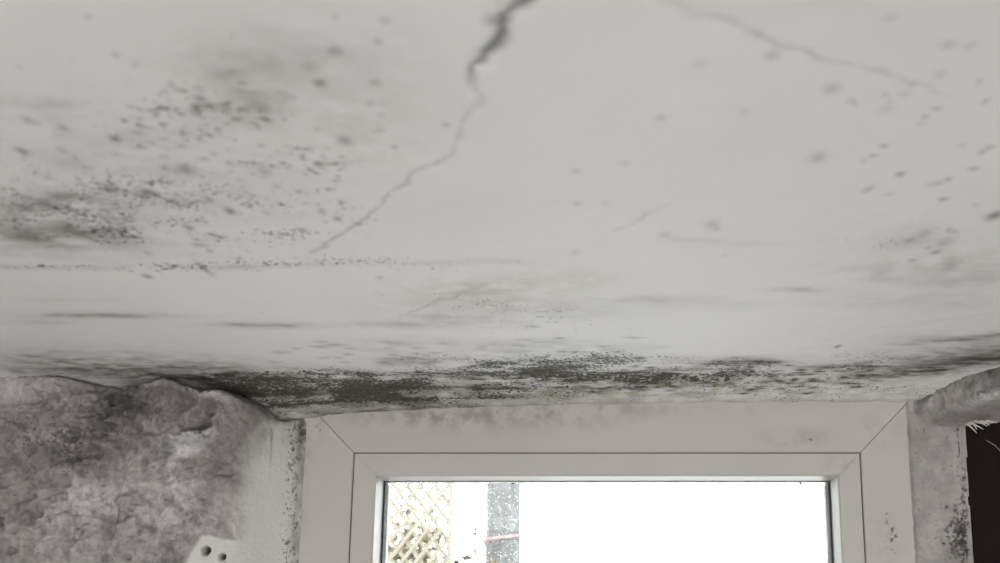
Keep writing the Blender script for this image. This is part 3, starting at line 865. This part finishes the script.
def leaf_cloud(name, loc, label, cat, clumps, mat, stems, stem_mat):
    e = empty(name, loc)
    v, f = [], []
    for px, py, Yd, r, n, sz in clumps:
        c0 = np.array(at(px, py, Yd)) - np.array(loc)
        for i in range(n):
            p = c0 + RNG.normal(0, 1, 3) * r * np.array((1, .6, 1))
            a = RNG.normal(0, 1, 3); a /= np.linalg.norm(a)
            b = np.cross(a, RNG.normal(0, 1, 3)); b /= np.linalg.norm(b); nn = np.cross(a, b)
            s = sz * RNG.uniform(.6, 1.2); k = len(v)
            for q in (-a * s, b * s * .45 + nn * s * .1, a * s, -b * s * .45 + nn * s * .1, nn * s * -.05):
                v.append(tuple(p + q))
            f.extend([(k, k + 1, k + 4), (k + 1, k + 2, k + 4), (k + 2, k + 3, k + 4), (k + 3, k, k + 4)])
    fo = mesh_object('foliage', v, f, mat, e)
    fo['kind'] = 'stuff'
    sb = Boxes()
    for pts, rad in stems:
        sb.tube([tuple(np.array(p) - np.array(loc)) for p in pts], rad, 6)
    sb.build('stem', stem_mat, e, True)
    return tag(e, label, cat)

def base_of(px, Yd): return (at(px, 540, Yd)[0], Yd, -2.8)
b1 = base_of(425, 3.7)
leaf_cloud('brown_bush', b1, 'dry brown bush seen through the trellis gaps', 'bush',
           [(424, 552, 3.7, .045, 150, .016), (418, 575, 3.7, .06, 160, .018), (421, 521, 3.7, .022, 35, .012), (432, 535, 3.7, .03, 20, .012), (413, 535, 3.7, .02, 14, .012), (400, 620, 3.7, .12, 200, .02)],
           M_LEAF, [([b1, at(415, 600, 3.7), at(425, 520, 3.7)], [.02, .01, .003]), ([at(415, 600, 3.7), at(436, 500, 3.72)], [.008, .002])], M_TWIG)
b2 = base_of(403, 3.9)
leaf_cloud('grey_blue_bush', b2, 'thin grey-blue bush behind the top of the trellis', 'bush',
           [(405, 503, 3.9, .025, 40, .014), (412, 491, 3.9, .022, 34, .013), (398, 509, 3.9, .02, 12, .012), (418, 500, 3.9, .02, 12, .012), (402, 560, 3.9, .05, 30, .016)],
           M_LEAFB, [([b2, at(402, 560, 3.9), at(408, 498, 3.9)], [.016, .008, .002])], M_TWIG)
b5 = base_of(410, 3.34)
leaf_cloud('tan_hedge', b5, 'sun-bleached tan twiggy hedge close behind the trellis', 'hedge',
           [(405, 545, 3.34, .028, 60, .014), (430, 540, 3.34, .024, 40, .013), (396, 525, 3.34, .02, 14, .012), (395, 560, 3.34, .024, 40, .014), (415, 590, 3.34, .03, 90, .015)],
           M_TAN, [([b5, at(408, 600, 3.34), at(404, 530, 3.34)], [.012, .006, .002])], M_TWIG)
b3 = base_of(479, 3.85)
leaf_cloud('pale_shrub', b3, 'pale dry shrub growing beside the tree trunk', 'shrub',
           [(474, 524, 3.85, .010, 6, .012), (473, 533, 3.85, .018, 12, .012), (480, 537, 3.85, .022, 12, .010), (472, 550, 3.85, .022, 14, .012), (484, 556, 3.85, .022, 14, .011), (478, 580, 3.85, .04, 50, .013)],
           M_TWIG, [([b3, at(478, 600, 3.85), at(474, 519, 3.85)], [.014, .007, .0015]), ([at(478, 590, 3.85), at(487, 530, 3.85)], [.005, .0012]),
                    ([at(477, 560, 3.85), at(470, 540, 3.85)], [.004, .001])], M_TWIG)
b4 = base_of(438, 3.5)
leaf_cloud('reddish_creeper', b4, 'pale reddish creeper climbing beside the trellis post', 'creeper',
           [(441, 490, 3.5, .012, 12, .012), (438, 498, 3.5, .012, 10, .010), (434, 512, 3.5, .012, 8, .010), (437, 530, 3.5, .012, 8, .010), (437, 549, 3.5, .012, 8, .011), (438, 580, 3.5, .03, 20, .012)],
           M_TWIG, [([b4, at(438, 600, 3.5), at(436, 530, 3.5), at(442, 488, 3.5)], [.012, .006, .003, .001])], M_TWIG)
